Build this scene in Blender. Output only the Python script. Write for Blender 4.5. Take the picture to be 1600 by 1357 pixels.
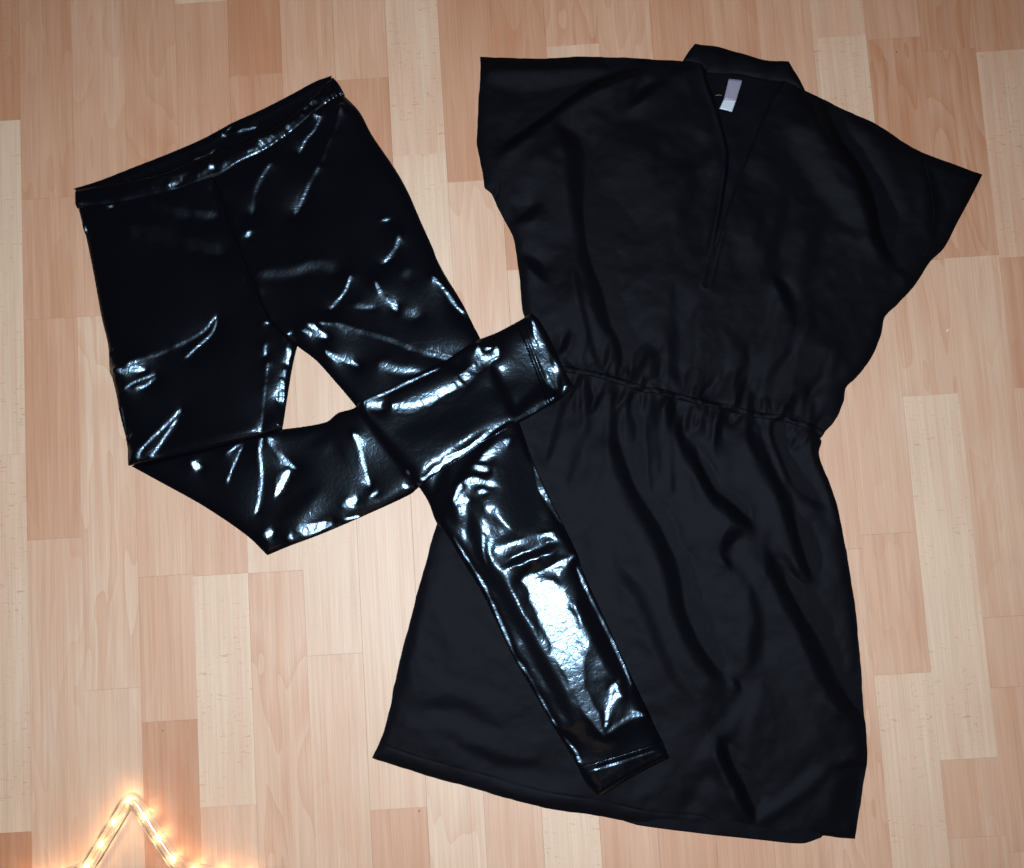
import bpy, bmesh, math, random
import numpy as np
from mathutils import Matrix, Vector

random.seed(7)
rng = np.random.default_rng(11)
scene = bpy.context.scene
for o in list(bpy.data.objects):
    bpy.data.objects.remove(o)

# ------------------------------------------------------------------ camera
A_TILT, B_TILT, ROLL, CAM_H, CAM_X = 0.10478, 0.02091, -0.06270, 1.25670, 0.58766
FPX, PW, PH = 1700.0, 1600.0, 1357.0
def _rot(a, b, c):
    ca, sa, cb, sb, cc, sc = math.cos(a), math.sin(a), math.cos(b), math.sin(b), math.cos(c), math.sin(c)
    Rx = np.array([[1, 0, 0], [0, ca, -sa], [0, sa, ca]])
    Ry = np.array([[cb, 0, sb], [0, 1, 0], [-sb, 0, cb]])
    Rz = np.array([[cc, -sc, 0], [sc, cc, 0], [0, 0, 1]])
    return Rz @ Ry @ Rx
RC = _rot(A_TILT, B_TILT, ROLL)
CAM = np.array([CAM_X, 0.0, CAM_H])
cam_data = bpy.data.cameras.new('camera')
cam = bpy.data.objects.new('camera', cam_data)
scene.collection.objects.link(cam)
scene.camera = cam
M = Matrix.Identity(4)
for i in range(3):
    for j in range(3):
        M[i][j] = RC[i, j]
    M[i][3] = CAM[i]
cam.matrix_world = M
cam_data.sensor_fit = 'HORIZONTAL'
cam_data.sensor_width = 36.0
cam_data.lens = FPX / PW * 36.0
cam_data.clip_start = 0.01
cam_data.clip_end = 50.0

# ------------------------------------------------------------------ light
world = bpy.data.worlds.new('World')
scene.world = world
world.use_nodes = True
bg = world.node_tree.nodes['Background']
bg.inputs['Color'].default_value = (1.0, 0.66, 0.42, 1)
bg.inputs['Strength'].default_value = 0.072

FLASH = CAM + RC @ np.array([-0.055, -0.022, 0.01])
fl = bpy.data.lights.new('camera_flash', 'SPOT')
fl.shadow_soft_size = 0.014
fl.spot_size = math.radians(106); fl.spot_blend = 1.0
fl.energy = 77.0
fl.color = (0.72, 0.90, 1.0)
flo = bpy.data.objects.new('camera_flash', fl)
scene.collection.objects.link(flo)
fm = M.copy()
for i in range(3):
    fm[i][3] = FLASH[i]
flo.matrix_world = fm @ Matrix.Rotation(math.radians(-2), 4, 'X') @ Matrix.Diagonal((1.25, 1.0, 1.0, 1.0))

cl = bpy.data.lights.new('ceiling_lamp', 'AREA')
cl.shape = 'DISK'; cl.size = 1.2
cl.energy = 3.0
cl.color = (1.0, 0.52, 0.22)
clo = bpy.data.objects.new('ceiling_lamp', cl)
scene.collection.objects.link(clo)
clo.location = (0.3, -1.7, 2.4)
clo.rotation_euler = (math.radians(38), 0, 0)

vs = scene.view_settings
vs.view_transform = 'Standard'
vs.look = 'None'
vs.exposure = 0.0
vs.gamma = 1.0
vs.use_curve_mapping = False

# ------------------------------------------------------------------ helpers
def W(pts, z=0.003):
    """photo pixel -> world xy on the plane at height z"""
    p = np.asarray(pts, float)
    v = np.stack([p[:, 0] - PW / 2, -(p[:, 1] - PH / 2), -FPX * np.ones(len(p))])
    w = RC @ v
    t = (z - CAM_H) / w[2]
    return np.stack([w[0] * t + CAM_X, w[1] * t], 1)

MM = 0.001
PX = 0.00074                     # one photo pixel on the floor, about

def tag(o, label=None, cat=None, group=None, kind=None):
    if label: o['label'] = label
    if cat: o['category'] = cat
    if group: o['group'] = group
    if kind: o['kind'] = kind
    return o

def empty(name, loc, label, cat):
    e = bpy.data.objects.new(name, None)
    e.empty_display_size = 0.05
    e.location = loc
    scene.collection.objects.link(e)
    tag(e, label, cat)
    return e

def link_mesh(name, verts, faces, mat, parent=None, smooth=True):
    me = bpy.data.meshes.new(name)
    if isinstance(faces, np.ndarray):
        me.vertices.add(len(verts)); me.vertices.foreach_set('co', np.asarray(verts, np.float32).ravel())
        me.loops.add(faces.size); me.loops.foreach_set('vertex_index', faces.astype(np.int32).ravel())
        me.polygons.add(len(faces)); me.polygons.foreach_set('loop_start', np.arange(0, faces.size, 4, dtype=np.int32))
        me.update(calc_edges=True)
    else:
        me.from_pydata([tuple(v) for v in verts], [], [tuple(f) for f in faces])
    me.materials.append(mat)
    if smooth:
        me.polygons.foreach_set('use_smooth', np.ones(len(me.polygons), bool))
    me.update()
    o = bpy.data.objects.new(name, me)
    scene.collection.objects.link(o)
    if parent is not None:
        o.parent = parent
        o.matrix_parent_inverse = Matrix.Translation(parent.location).inverted()
    return o

def catmull(P, closed, step, corner_deg=38):
    """dense outline through traced points, sharp corners kept"""
    P = np.asarray(P, float)
    n = len(P)
    out, corners = [], []
    rngi = range(n if closed else n - 1)
    def is_corner(i):
        if not closed and (i == 0 or i == n - 1): return True
        a = P[i] - P[(i - 1) % n]; b = P[(i + 1) % n] - P[i]
        c = np.dot(a, b) / (np.linalg.norm(a) * np.linalg.norm(b) + 1e-12)
        return math.degrees(math.acos(max(-1, min(1, c)))) > corner_deg
    cr = [is_corner(i) for i in range(n)]
    for i in rngi:
        p1, p2 = P[i], P[(i + 1) % n]
        p0 = P[(i - 1) % n] if not cr[i] else 2 * p1 - p2
        p3 = P[(i + 2) % n] if not cr[(i + 1) % n] else 2 * p2 - p1
        if not closed and i == 0: p0 = 2 * p1 - p2
        if not closed and i == n - 2: p3 = 2 * p2 - p1
        L = np.linalg.norm(p2 - p1)
        k = max(1, int(round(L / step)))
        a1 = np.linalg.norm(p1 - p0) + 1e-9; a2 = L + 1e-9; a3 = np.linalg.norm(p3 - p2) + 1e-9
        m1 = (p2 - p0) / (a1 + a2) * a2; m2 = (p3 - p1) / (a2 + a3) * a2
        if cr[i]: corners.append(p1)
        for t in np.arange(k) / k:
            t2, t3 = t * t, t * t * t
            out.append((2*t3-3*t2+1)*p1 + (t3-2*t2+t)*m1 + (-2*t3+3*t2)*p2 + (t3-t2)*m2)
    if not closed:
        out.append(P[-1])
    return np.array(out), np.array(corners) if corners else np.zeros((0, 2))

# ------------------------------------------------------------------ grid
GX0, GX1, GY0, GY1, DX = 0.03, 1.13, -0.36, 0.66, 0.00115
NX, NY = int((GX1 - GX0) / DX) + 1, int((GY1 - GY0) / DX) + 1
gx = GX0 + DX * np.arange(NX); gy = GY0 + DX * np.arange(NY)
XX, YY = np.meshgrid(gx, gy, indexing='ij')

def samp(H, x, y):
    fx = np.clip((np.asarray(x) - GX0) / DX, 0, NX - 1.001); fy = np.clip((np.asarray(y) - GY0) / DX, 0, NY - 1.001)
    i = fx.astype(int); j = fy.astype(int); u = fx - i; v = fy - j
    return H[i, j]*(1-u)*(1-v) + H[i+1, j]*u*(1-v) + H[i, j+1]*(1-u)*v + H[i+1, j+1]*u*v

def inside(poly, X, Y):
    r = np.zeros(X.shape, bool)
    x1, y1 = poly[:, 0], poly[:, 1]; x2, y2 = np.roll(x1, -1), np.roll(y1, -1)
    for a, b, c, d in zip(x1, y1, x2, y2):
        if b == d: continue
        m = (b > Y) != (d > Y)
        if not m.any(): continue
        r ^= m & (X < (c - a) * (Y - b) / (d - b) + a)
    return r

def window(x0, x1, y0, y1):
    return (slice(max(0, int((x0 - GX0) / DX)), min(NX, int((x1 - GX0) / DX) + 2)),
            slice(max(0, int((y0 - GY0) / DX)), min(NY, int((y1 - GY0) / DX) + 2)))

def line_dist(pts, closed, reach):
    """distance to a polyline, capped at reach, on the whole grid; also the tangent of the nearest piece and arc length"""
    D = np.full((NX, NY), reach); TX = np.zeros((NX, NY)); TY = np.zeros((NX, NY)); S = np.zeros((NX, NY)); SD = np.zeros((NX, NY))
    n = len(pts); s = 0.0
    for i in range(n if closed else n - 1):
        a = pts[i]; b = pts[(i + 1) % n]
        L = np.linalg.norm(b - a)
        if L < 1e-9: continue
        w = window(min(a[0], b[0]) - reach, max(a[0], b[0]) + reach, min(a[1], b[1]) - reach, max(a[1], b[1]) + reach)
        X, Y = XX[w], YY[w]
        t = np.clip(((X - a[0]) * (b[0] - a[0]) + (Y - a[1]) * (b[1] - a[1])) / L**2, 0, 1)
        d = np.hypot(X - a[0] - t * (b[0] - a[0]), Y - a[1] - t * (b[1] - a[1]))
        m = d < D[w]
        D[w] = np.where(m, d, D[w]); TX[w] = np.where(m, (b[0]-a[0])/L, TX[w]); TY[w] = np.where(m, (b[1]-a[1])/L, TY[w])
        S[w] = np.where(m, s + t * L, S[w])
        SD[w] = np.where(m, d * np.sign((b[0]-a[0]) * (Y - a[1]) - (b[1]-a[1]) * (X - a[0])), SD[w])
        s += L
    return D, TX, TY, S, s, SD

def blur(H, sig):
    r = max(1, int(sig * 3)); k = np.exp(-0.5 * (np.arange(-r, r + 1) / sig) ** 2); k /= k.sum()
    P = np.pad(H, ((r, r), (0, 0)), mode='edge'); H = sum(k[i] * P[i:i + H.shape[0]] for i in range(2*r+1))
    P = np.pad(H, ((0, 0), (r, r)), mode='edge'); return sum(k[i] * P[:, i:i + H.shape[1]] for i in range(2*r+1))

def smooth_noise(cells, seed):
    """value noise with the given feature size in metres, range about -1..1"""
    r = np.random.default_rng(seed)
    n = r.standard_normal((NX, NY))
    n = blur(n, max(0.6, cells / DX))
    return n / n.std()

# slope a surface needs to mirror the flash into the lens
def half_slope(X, Y, z=0.005):
    P = np.stack([X, Y, np.full(X.shape, z)])
    v = CAM[:, None, None] - P; v /= np.linalg.norm(v, axis=0)
    l = FLASH[:, None, None] - P; l /= np.linalg.norm(l, axis=0)
    h = v + l
    return -h[0] / h[2], -h[1] / h[2]
HSX, HSY = half_slope(XX, YY)

def relief(h0, strokes, ell, w0, iters, area=None):
    """height field close to h0 whose slopes follow the traced fold strokes (weighted least squares)"""
    xs, ys = np.where(area)
    w = (slice(max(0, xs.min() - 8), min(NX, xs.max() + 9)), slice(max(0, ys.min() - 8), min(NY, ys.max() + 9)))
    wob_n = smooth_noise(0.0045, len(strokes) + 100)
    ax = np.zeros((NX, NY)); ay = np.zeros((NX, NY)); aw = np.zeros((NX, NY))
    for st in strokes:
        pts = catmull(W(st['p'], 0.006), False, 0.003)[0]
        wd = st.get('w', 4) * PX * st.get('ws', 1.0)
        if st.get('k', 'L') == 'L' and 'ws' in st and st['w'] < 12:      # slack cloth seen square-on glints over a wider band: narrower creases there
            mp_ = pts[len(pts) // 2]
            hm = math.hypot(samp(HSX, mp_[0], mp_[1]), samp(HSY, mp_[0], mp_[1]))
            st = dict(st, ws=st['ws'] * min(1.0, 0.5 + 4.5 * hm)); wd = st['w'] * PX * st['ws']
        w1 = st.get('w1', st.get('w', 4)) * PX * st.get('ws', 1.0)
        D, TX, TY, S, Ltot, SD = line_dist(pts, False, max(wd, w1) * 3.0)
        u = S / max(Ltot, 1e-6)
        end = np.minimum(S, Ltot - S)
        wl_ = (wd + (w1 - wd) * u) * np.clip(1 + (0.34 if wd < 0.005 else 0.14) * wob_n, 0.5, 1.5) * np.clip(0.45 + end / (5 * wd), 0, 1)
        k = np.exp(-(D / wl_) ** 2) * (D < wl_ * 2.2)
        k *= np.clip(end / (0.006 + 1.2 * wd * (st.get('i', 1) < 4)), 0.12, 1)
        bead = st.get('bead', 0)
        if bead:
            ph = S / (bead * PX) + st['p'][0][0] * 0.37 + 0.30 * wob_n
            k *= 0.06 + 0.94 * ((ph % 1.0) > 0.22)
        kind = st.get('k', 'L'); I = st.get('i', 1.0)
        if kind == 'L':
            off = st.get('off', 0.0)
            sx, sy = HSX, HSY
            if off:
                sg = np.sign(-TY * HSX + TX * HSY); sx = HSX + off * sg * -TY; sy = HSY + off * sg * TX
            cv = st.get('cv', 0.0)         # slope is greatest on the stroke line and eases off to both sides
            if cv:
                fo = 1 - cv * np.minimum((SD / (wd + 1e-9)) ** 2, 2.0)
                cc = -TY * sx + TX * sy
                sx = sx + (fo - 1) * cc * -TY; sy = sy + (fo - 1) * cc * TX
        else:
            side = st.get('side', 0)
            cxn, cyn = -TY, TX
            if side == 0:
                sg = -np.sign(cxn * HSX + cyn * HSY)
            else:
                sg = side
            sx, sy = sg * cxn * st.get('s', 0.8), sg * cyn * st.get('s', 0.8)
        k = k * I
        ax += k * sx; ay += k * sy; aw += k
    h0 = h0[w]; aw_, ax_, ay_ = aw[w], ax[w], ay[w]
    g0x = np.diff(h0, axis=0); g0y = np.diff(h0, axis=1)
    def mid0(a): return 0.5 * (a[1:] + a[:-1])
    def mid1(a): return 0.5 * (a[:, 1:] + a[:, :-1])
    wx = w0 + mid0(aw_); wy = w0 + mid1(aw_)
    bx = w0 * g0x + mid0(ax_) * DX; by = w0 * g0y + mid1(ay_) * DX
    lam = w0 * (DX / ell) ** 2
    def Aop(h):
        r = lam * h
        ex = wx * (h[1:] - h[:-1]); r[1:] += ex; r[:-1] -= ex
        ey = wy * (h[:, 1:] - h[:, :-1]); r[:, 1:] += ey; r[:, :-1] -= ey
        return r
    rhs = lam * h0
    rhs[1:] += bx; rhs[:-1] -= bx; rhs[:, 1:] += by; rhs[:, :-1] -= by
    dg = np.full(h0.shape, lam)
    dg[1:] += wx; dg[:-1] += wx; dg[:, 1:] += wy; dg[:, :-1] += wy
    h = h0.copy(); r = rhs - Aop(h); z = r / dg; p = z.copy(); rz = (r * z).sum()
    for _ in range(iters):
        Ap = Aop(p); a = rz / (p * Ap).sum(); h += a * p; r -= a * Ap
        z = r / dg; rn = (r * z).sum(); p = z + rn / rz * p; rz = rn
        if rz < 1e-16: break
    out = np.zeros((NX, NY)); out[w] = h
    return out

def sheet(name, outline, zf, mat, parent, drop=0.002, z=0.003, floor_z=None, world_xy=False, wob=0.0, sharp=False):
    """a cloth panel: grid cells inside the outline, border points on the outline, a turned-down edge"""
    P = np.asarray(outline, float) if world_xy else W(outline, z)
    poly, corners = catmull(P, True, 0.004)
    if wob:
        t = np.arange(len(poly)); ph = rng.uniform(0, 6.28, 4)
        n = np.roll(poly, -1, 0) - np.roll(poly, 1, 0); n /= np.linalg.norm(n, axis=1)[:, None] + 1e-9
        a = wob * (np.sin(t * 0.9 + ph[0]) * 0.5 + np.sin(t * 0.37 + ph[1]) + np.sin(t * 1.7 + ph[2]) * 0.35)
        poly = poly + np.stack([-n[:, 1], n[:, 0]], 1) * a[:, None]
    w = window(poly[:, 0].min() - 2*DX, poly[:, 0].max() + 2*DX, poly[:, 1].min() - 2*DX, poly[:, 1].max() + 2*DX)
    X, Y = XX[w], YY[w]
    nx, ny = X.shape
    Xc = X[:-1, :-1] + DX / 2; Yc = Y[:-1, :-1] + DX / 2
    cell = inside(poly, Xc, Yc)
    # drop cells that touch the body only at a corner
    nb = np.zeros((nx, ny), int)
    for a in (0, 1):
        for b in (0, 1):
            nb[a:nx-1+a, b:ny-1+b] += cell
    use = nb > 0
    idx = -np.ones((nx, ny), int); idx[use] = np.arange(use.sum())
    vx, vy = X[use].copy(), Y[use].copy()
    border = (nb[use] < 4)
    bi = np.where(border)[0]
    a = poly; b = np.roll(poly, -1, 0); ab = b - a; L2 = (ab**2).sum(1) + 1e-15
    for k0 in range(0, len(bi), 400):
        q = bi[k0:k0+400]; px, py = vx[q][:, None], vy[q][:, None]
        t = np.clip(((px - a[:, 0]) * ab[:, 0] + (py - a[:, 1]) * ab[:, 1]) / L2, 0, 1)
        cx, cy = a[:, 0] + t * ab[:, 0], a[:, 1] + t * ab[:, 1]
        m = np.argmin((px - cx)**2 + (py - cy)**2, 1); r = np.arange(len(q))
        vx[q], vy[q] = cx[r, m], cy[r, m]
    for c in corners:
        if len(bi):
            m = bi[np.argmin((vx[bi] - c[0])**2 + (vy[bi] - c[1])**2)]
            vx[m], vy[m] = c
    vz = zf(vx, vy)
    verts = np.stack([vx, vy, vz], 1)
    ci, cj = np.where(cell)
    quads = np.stack([idx[ci, cj], idx[ci+1, cj], idx[ci+1, cj+1], idx[ci, cj+1]], 1)
    # border edges -> skirt
    e = np.concatenate([quads[:, [0, 1]], quads[:, [1, 2]], quads[:, [2, 3]], quads[:, [3, 0]]])
    key = np.sort(e, 1); code = key[:, 0].astype(np.int64) * len(verts) + key[:, 1]
    u, inv, cnt = np.unique(code, return_inverse=True, return_counts=True)
    be = e[cnt[inv] == 1]
    bv = np.unique(be); remap = -np.ones(len(verts), int); remap[bv] = len(verts) + np.arange(len(bv))
    low = verts[bv].copy()
    low[:, 2] = (low[:, 2] - drop) if floor_z is None else np.minimum(low[:, 2] - 0.0004, floor_z)
    sk = np.stack([be[:, 1], be[:, 0], remap[be[:, 0]], remap[be[:, 1]]], 1)
    if sharp:      # the turned edge does not bend the shading of the panel, so sewn panels meet without a line
        rim = verts[bv].copy(); nv = len(verts) + len(bv)
        rm2 = -np.ones(len(verts), int); rm2[bv] = nv + np.arange(len(bv))
        sk = np.stack([rm2[be[:, 1]], rm2[be[:, 0]], remap[be[:, 0]], remap[be[:, 1]]], 1)
        return link_mesh(name, np.concatenate([verts, low, rim]), np.concatenate([quads, sk]), mat, parent)
    return link_mesh(name, np.concatenate([verts, low]), np.concatenate([quads, sk]), mat, parent)

# ------------------------------------------------------------------ materials
def new_mat(name):
    m = bpy.data.materials.new(name); m.use_nodes = True
    nt = m.node_tree
    return m, nt, nt.nodes['Principled BSDF']
def N(nt, t, **kw):
    n = nt.nodes.new(t)
    for k, v in kw.items(): setattr(n, k, v)
    return n
def math_node(nt, op, a, b=None, clamp=False):
    n = N(nt, 'ShaderNodeMath', operation=op); n.use_clamp = clamp
    for i, v in enumerate((a, b)):
        if v is None: continue
        if isinstance(v, (int, float)): n.inputs[i].default_value = v
        else: nt.links.new(v, n.inputs[i])
    return n.outputs[0]
def mapr(nt, v, a, b, c, d):
    n = N(nt, 'ShaderNodeMapRange'); n.inputs['From Min'].default_value = a; n.inputs['From Max'].default_value = b
    n.inputs['To Min'].default_value = c; n.inputs['To Max'].default_value = d; nt.links.new(v, n.inputs['Value']); return n.outputs[0]
def mixc(nt, f, a, b, mode='MIX'):
    n = N(nt, 'ShaderNodeMix', data_type='RGBA', blend_type=mode)
    for s, v in ((0, f), (6, a), (7, b)):
        if isinstance(v, (int, float)): n.inputs[s].default_value = v
        elif isinstance(v, tuple): n.inputs[s].default_value = v
        else: nt.links.new(v, n.inputs[s])
    return n.outputs[2]

def beech_material():
    m, nt, b = new_mat('beech_laminate')
    L = nt.links
    tc = N(nt, 'ShaderNodeTexCoord')
    at = {}
    for k in ('tone', 'fleck', 'cath', 'seed'):
        a = N(nt, 'ShaderNodeAttribute', attribute_type='OBJECT', attribute_name=k); at[k] = a.outputs['Fac']
    cmb = N(nt, 'ShaderNodeCombineXYZ')
    L.new(math_node(nt, 'MULTIPLY', at['seed'], 3.7), cmb.inputs[0]); L.new(math_node(nt, 'MULTIPLY', at['seed'], 9.1), cmb.inputs[1]); L.new(at['seed'], cmb.inputs[2])
    add = N(nt, 'ShaderNodeVectorMath', operation='ADD'); L.new(tc.outputs['Object'], add.inputs[0]); L.new(cmb.outputs[0], add.inputs[1])
    def noise(scale, sx, sy, detail=3.0, rough=0.55, dist=0.0, rotz=0.0):
        mp = N(nt, 'ShaderNodeMapping'); mp.inputs['Scale'].default_value = (sx, sy, 1); mp.inputs['Rotation'].default_value = (0, 0, rotz)
        L.new(add.outputs[0], mp.inputs['Vector'])
        n = N(nt, 'ShaderNodeTexNoise'); n.inputs['Scale'].default_value = scale; n.inputs['Detail'].default_value = detail
        n.inputs['Roughness'].default_value = rough; n.inputs['Distortion'].default_value = dist
        L.new(mp.outputs[0], n.inputs['Vector']); return n.outputs['Fac']
    fine = noise(1.0, 620, 9, 3, 0.6)               # hairline grain
    streak = noise(1.0, 95, 2.6, 3, 0.55, 0.3)      # 5-10 mm streaks
    broad = noise(1.0, 26, 2.0, 2, 0.5, 0.6)        # growth bands
    blotch = noise(1.0, 14, 5, 2, 0.5)
    # tone: 0 pale .. 1 dark
    t = math_node(nt, 'ADD', at['tone'], mapr(nt, streak, 0.3, 0.7, -0.13, 0.13))
    t = math_node(nt, 'ADD', t, mapr(nt, blotch, 0.3, 0.7, -0.10, 0.10))
    # cathedral bands with crisp edges
    rg = N(nt, 'ShaderNodeMapping'); rg.inputs['Scale'].default_value = (30, 5.0, 1)
    L.new(add.outputs[0], rg.inputs['Vector'])
    nz = N(nt, 'ShaderNodeTexNoise'); nz.inputs['Scale'].default_value = 0.9; nz.inputs['Detail'].default_value = 1.5; nz.inputs['Distortion'].default_value = 0.4
    L.new(rg.outputs[0], nz.inputs['Vector'])
    saw = math_node(nt, 'FRACT', math_node(nt, 'MULTIPLY', nz.outputs['Fac'], 7.0))
    saw2 = math_node(nt, 'POWER', saw, 1.6)
    t = math_node(nt, 'ADD', t, math_node(nt, 'MULTIPLY', at['cath'], mapr(nt, saw2, 0, 1, -0.10, 0.15)))
    saw3 = math_node(nt, 'FRACT', math_node(nt, 'MULTIPLY', broad, 5.0))
    t = math_node(nt, 'ADD', t, mapr(nt, saw3, 0, 1, -0.03, 0.04))
    # medullary flecks: short dashes lying across the grain
    f1 = noise(1.0, 120, 420, 1.5, 0.5, 0.8, 0.25)
    f2 = noise(1.0, 30, 22, 2, 0.5)
    fm_ = math_node(nt, 'MULTIPLY', mapr(nt, f1, 0.63, 0.70, 0, 1), mapr(nt, f2, 0.40, 0.62, 0.15, 1))
    fm_ = math_node(nt, 'MULTIPLY', fm_, at['fleck'])
    t = math_node(nt, 'ADD', t, math_node(nt, 'MULTIPLY', fm_, 0.55))
    ramp = N(nt, 'ShaderNodeValToRGB')
    cr = ramp.color_ramp
    cr.elements[0].position = 0.0; cr.elements[0].color = (0.835, 0.565, 0.405, 1)
    cr.elements[1].position = 1.0; cr.elements[1].color = (0.590, 0.248, 0.130, 1)
    e = cr.elements.new(0.5); e.color = (0.725, 0.395, 0.258, 1)
    L.new(t, ramp.inputs['Fac'])
    hair = mapr(nt, fine, 0.3, 0.7, 0.90, 1.07)
    col = mixc(nt, 1.0, ramp.outputs['Color'], (1, 1, 1, 1), 'MULTIPLY')
    hs = N(nt, 'ShaderNodeCombineColor')
    for i in range(3): L.new(hair, hs.inputs[i])
    col = mixc(nt, 1.0, ramp.outputs['Color'], hs.outputs[0], 'MULTIPLY')
    L.new(col, b.inputs['Base Color'])
    b.inputs['Roughness'].default_value = 0.52
    b.inputs['Specular IOR Level'].default_value = 0.9
    bp = N(nt, 'ShaderNodeBump'); bp.inputs['Strength'].default_value = 0.22; bp.inputs['Distance'].default_value = 0.0006
    L.new(fine, bp.inputs['Height']); L.new(bp.outputs[0], b.inputs['Normal'])
    return m

def leggings_material():
    m, nt, b = new_mat('wet_look_black')
    L = nt.links
    tc = N(nt, 'ShaderNodeTexCoord')
    b.inputs['Base Color'].default_value = (0.0016, 0.0018, 0.0038, 1)
    b.inputs['Roughness'].default_value = 0.165
    b.inputs['Specular IOR Level'].default_value = 0.27
    b.inputs['Specular Tint'].default_value = (0.55, 0.75, 1.0, 1)
    b.inputs['Coat Weight'].default_value = 0.05
    b.inputs['Coat Roughness'].default_value = 0.4
    n1 = N(nt, 'ShaderNodeTexNoise'); n1.inputs['Scale'].default_value = 170; n1.inputs['Detail'].default_value = 3; n1.inputs['Distortion'].default_value = 0.6
    n2 = N(nt, 'ShaderNodeTexNoise'); n2.inputs['Scale'].default_value = 900; n2.inputs['Detail'].default_value = 2
    L.new(tc.outputs['Object'], n1.inputs['Vector']); L.new(tc.outputs['Object'], n2.inputs['Vector'])
    wv = N(nt, 'ShaderNodeVectorMath', operation='MULTIPLY_ADD')
    n3 = N(nt, 'ShaderNodeTexNoise'); n3.inputs['Scale'].default_value = 90; n3.inputs['Detail'].default_value = 2
    L.new(tc.outputs['Object'], n3.inputs['Vector']); L.new(n3.outputs['Color'], wv.inputs[0]); wv.inputs[1].default_value = (0.010, 0.010, 0.0); L.new(tc.outputs['Object'], wv.inputs[2])
    vo = N(nt, 'ShaderNodeTexVoronoi', feature='DISTANCE_TO_EDGE'); vo.inputs['Scale'].default_value = 95; L.new(wv.outputs[0], vo.inputs['Vector'])
    crk = mapr(nt, vo.outputs['Distance'], 0.0, 0.12, 0.0, 0.17)
    h = math_node(nt, 'ADD', math_node(nt, 'MULTIPLY', n1.outputs['Fac'], 1.0), math_node(nt, 'MULTIPLY', n2.outputs['Fac'], 0.04))
    h = math_node(nt, 'ADD', h, crk)
    bp = N(nt, 'ShaderNodeBump'); bp.inputs['Strength'].default_value = 0.26; bp.inputs['Distance'].default_value = 0.0006
    L.new(h, bp.inputs['Height']); L.new(bp.outputs[0], b.inputs['Normal']); L.new(bp.outputs[0], b.inputs['Coat Normal'])
    return m

def dress_material(name='black_polyester', base=(0.0022, 0.0021, 0.0036)):
    m, nt, b = new_mat(name)
    L = nt.links
    tc = N(nt, 'ShaderNodeTexCoord')
    b.inputs['Base Color'].default_value = (*base, 1)
    b.inputs['Roughness'].default_value = 0.59
    b.inputs['Specular IOR Level'].default_value = 0.095
    b.inputs['Specular Tint'].default_value = (0.88, 0.86, 1.0, 1)
    n1 = N(nt, 'ShaderNodeTexNoise'); n1.inputs['Scale'].default_value = 1300; n1.inputs['Detail'].default_value = 2
    n2 = N(nt, 'ShaderNodeTexNoise'); n2.inputs['Scale'].default_value = 45; n2.inputs['Detail'].default_value = 3
    L.new(tc.outputs['Object'], n1.inputs['Vector']); L.new(tc.outputs['Object'], n2.inputs['Vector'])
    h = math_node(nt, 'ADD', math_node(nt, 'MULTIPLY', n1.outputs['Fac'], 0.12), math_node(nt, 'MULTIPLY', n2.outputs['Fac'], 0.9))
    bp = N(nt, 'ShaderNodeBump'); bp.inputs['Strength'].default_value = 0.55; bp.inputs['Distance'].default_value = 0.0020
    L.new(h, bp.inputs['Height']); L.new(bp.outputs[0], b.inputs['Normal'])
    return m

def plain(name, col, rough=0.5, spec=0.5):
    m, nt, b = new_mat(name)
    tc = N(nt, 'ShaderNodeTexCoord'); n = N(nt, 'ShaderNodeTexNoise'); n.inputs['Scale'].default_value = 400
    nt.links.new(tc.outputs['Object'], n.inputs['Vector'])
    c = mixc(nt, n.outputs['Fac'], (*[v * 0.88 for v in col], 1), (*[min(1, v * 1.1) for v in col], 1))
    nt.links.new(c, b.inputs['Base Color'])
    b.inputs['Roughness'].default_value = rough; b.inputs['Specular IOR Level'].default_value = spec
    return m

MAT_WOOD = beech_material()
MAT_LEG = leggings_material()
MAT_DRESS = dress_material()
MAT_SUB = plain('floor_underlay', (0.16, 0.09, 0.055), 0.8)

# ------------------------------------------------------------------ floor
def ypx_to_world(col, ypx):
    """world Y of the joint seen at photo height ypx in this strip column"""
    xw = 0.064 * (col + 0.5)
    lo, hi = -0.8, 1.2                    # world y falls as ypx grows
    for _ in range(50):
        md = (lo + hi) / 2
        v = RC.T @ (np.array([xw, md, 0.0]) - CAM)
        py = PH / 2 - FPX * v[1] / -v[2]
        if py > ypx: lo = md
        else: hi = md
    return (lo + hi) / 2

fv = [(-0.3, -0.62, -0.0085), (1.5, -0.62, -0.0085), (1.5, 0.98, -0.0085), (-0.3, 0.98, -0.0085),
      (-0.3, -0.62, -0.012), (1.5, -0.62, -0.012), (1.5, 0.98, -0.012), (-0.3, 0.98, -0.012)]
floor = link_mesh('floor', fv, [(0, 1, 2, 3), (7, 6, 5, 4), (0, 4, 5, 1), (1, 5, 6, 2), (2, 6, 7, 3), (3, 7, 4, 0)], MAT_SUB, None, False)
tag(floor, 'beech laminate floor of pale and pinkish brown strips', 'floor', None, 'structure')

T_, B_ = -260, 1640          # strips run on past the picture
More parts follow.
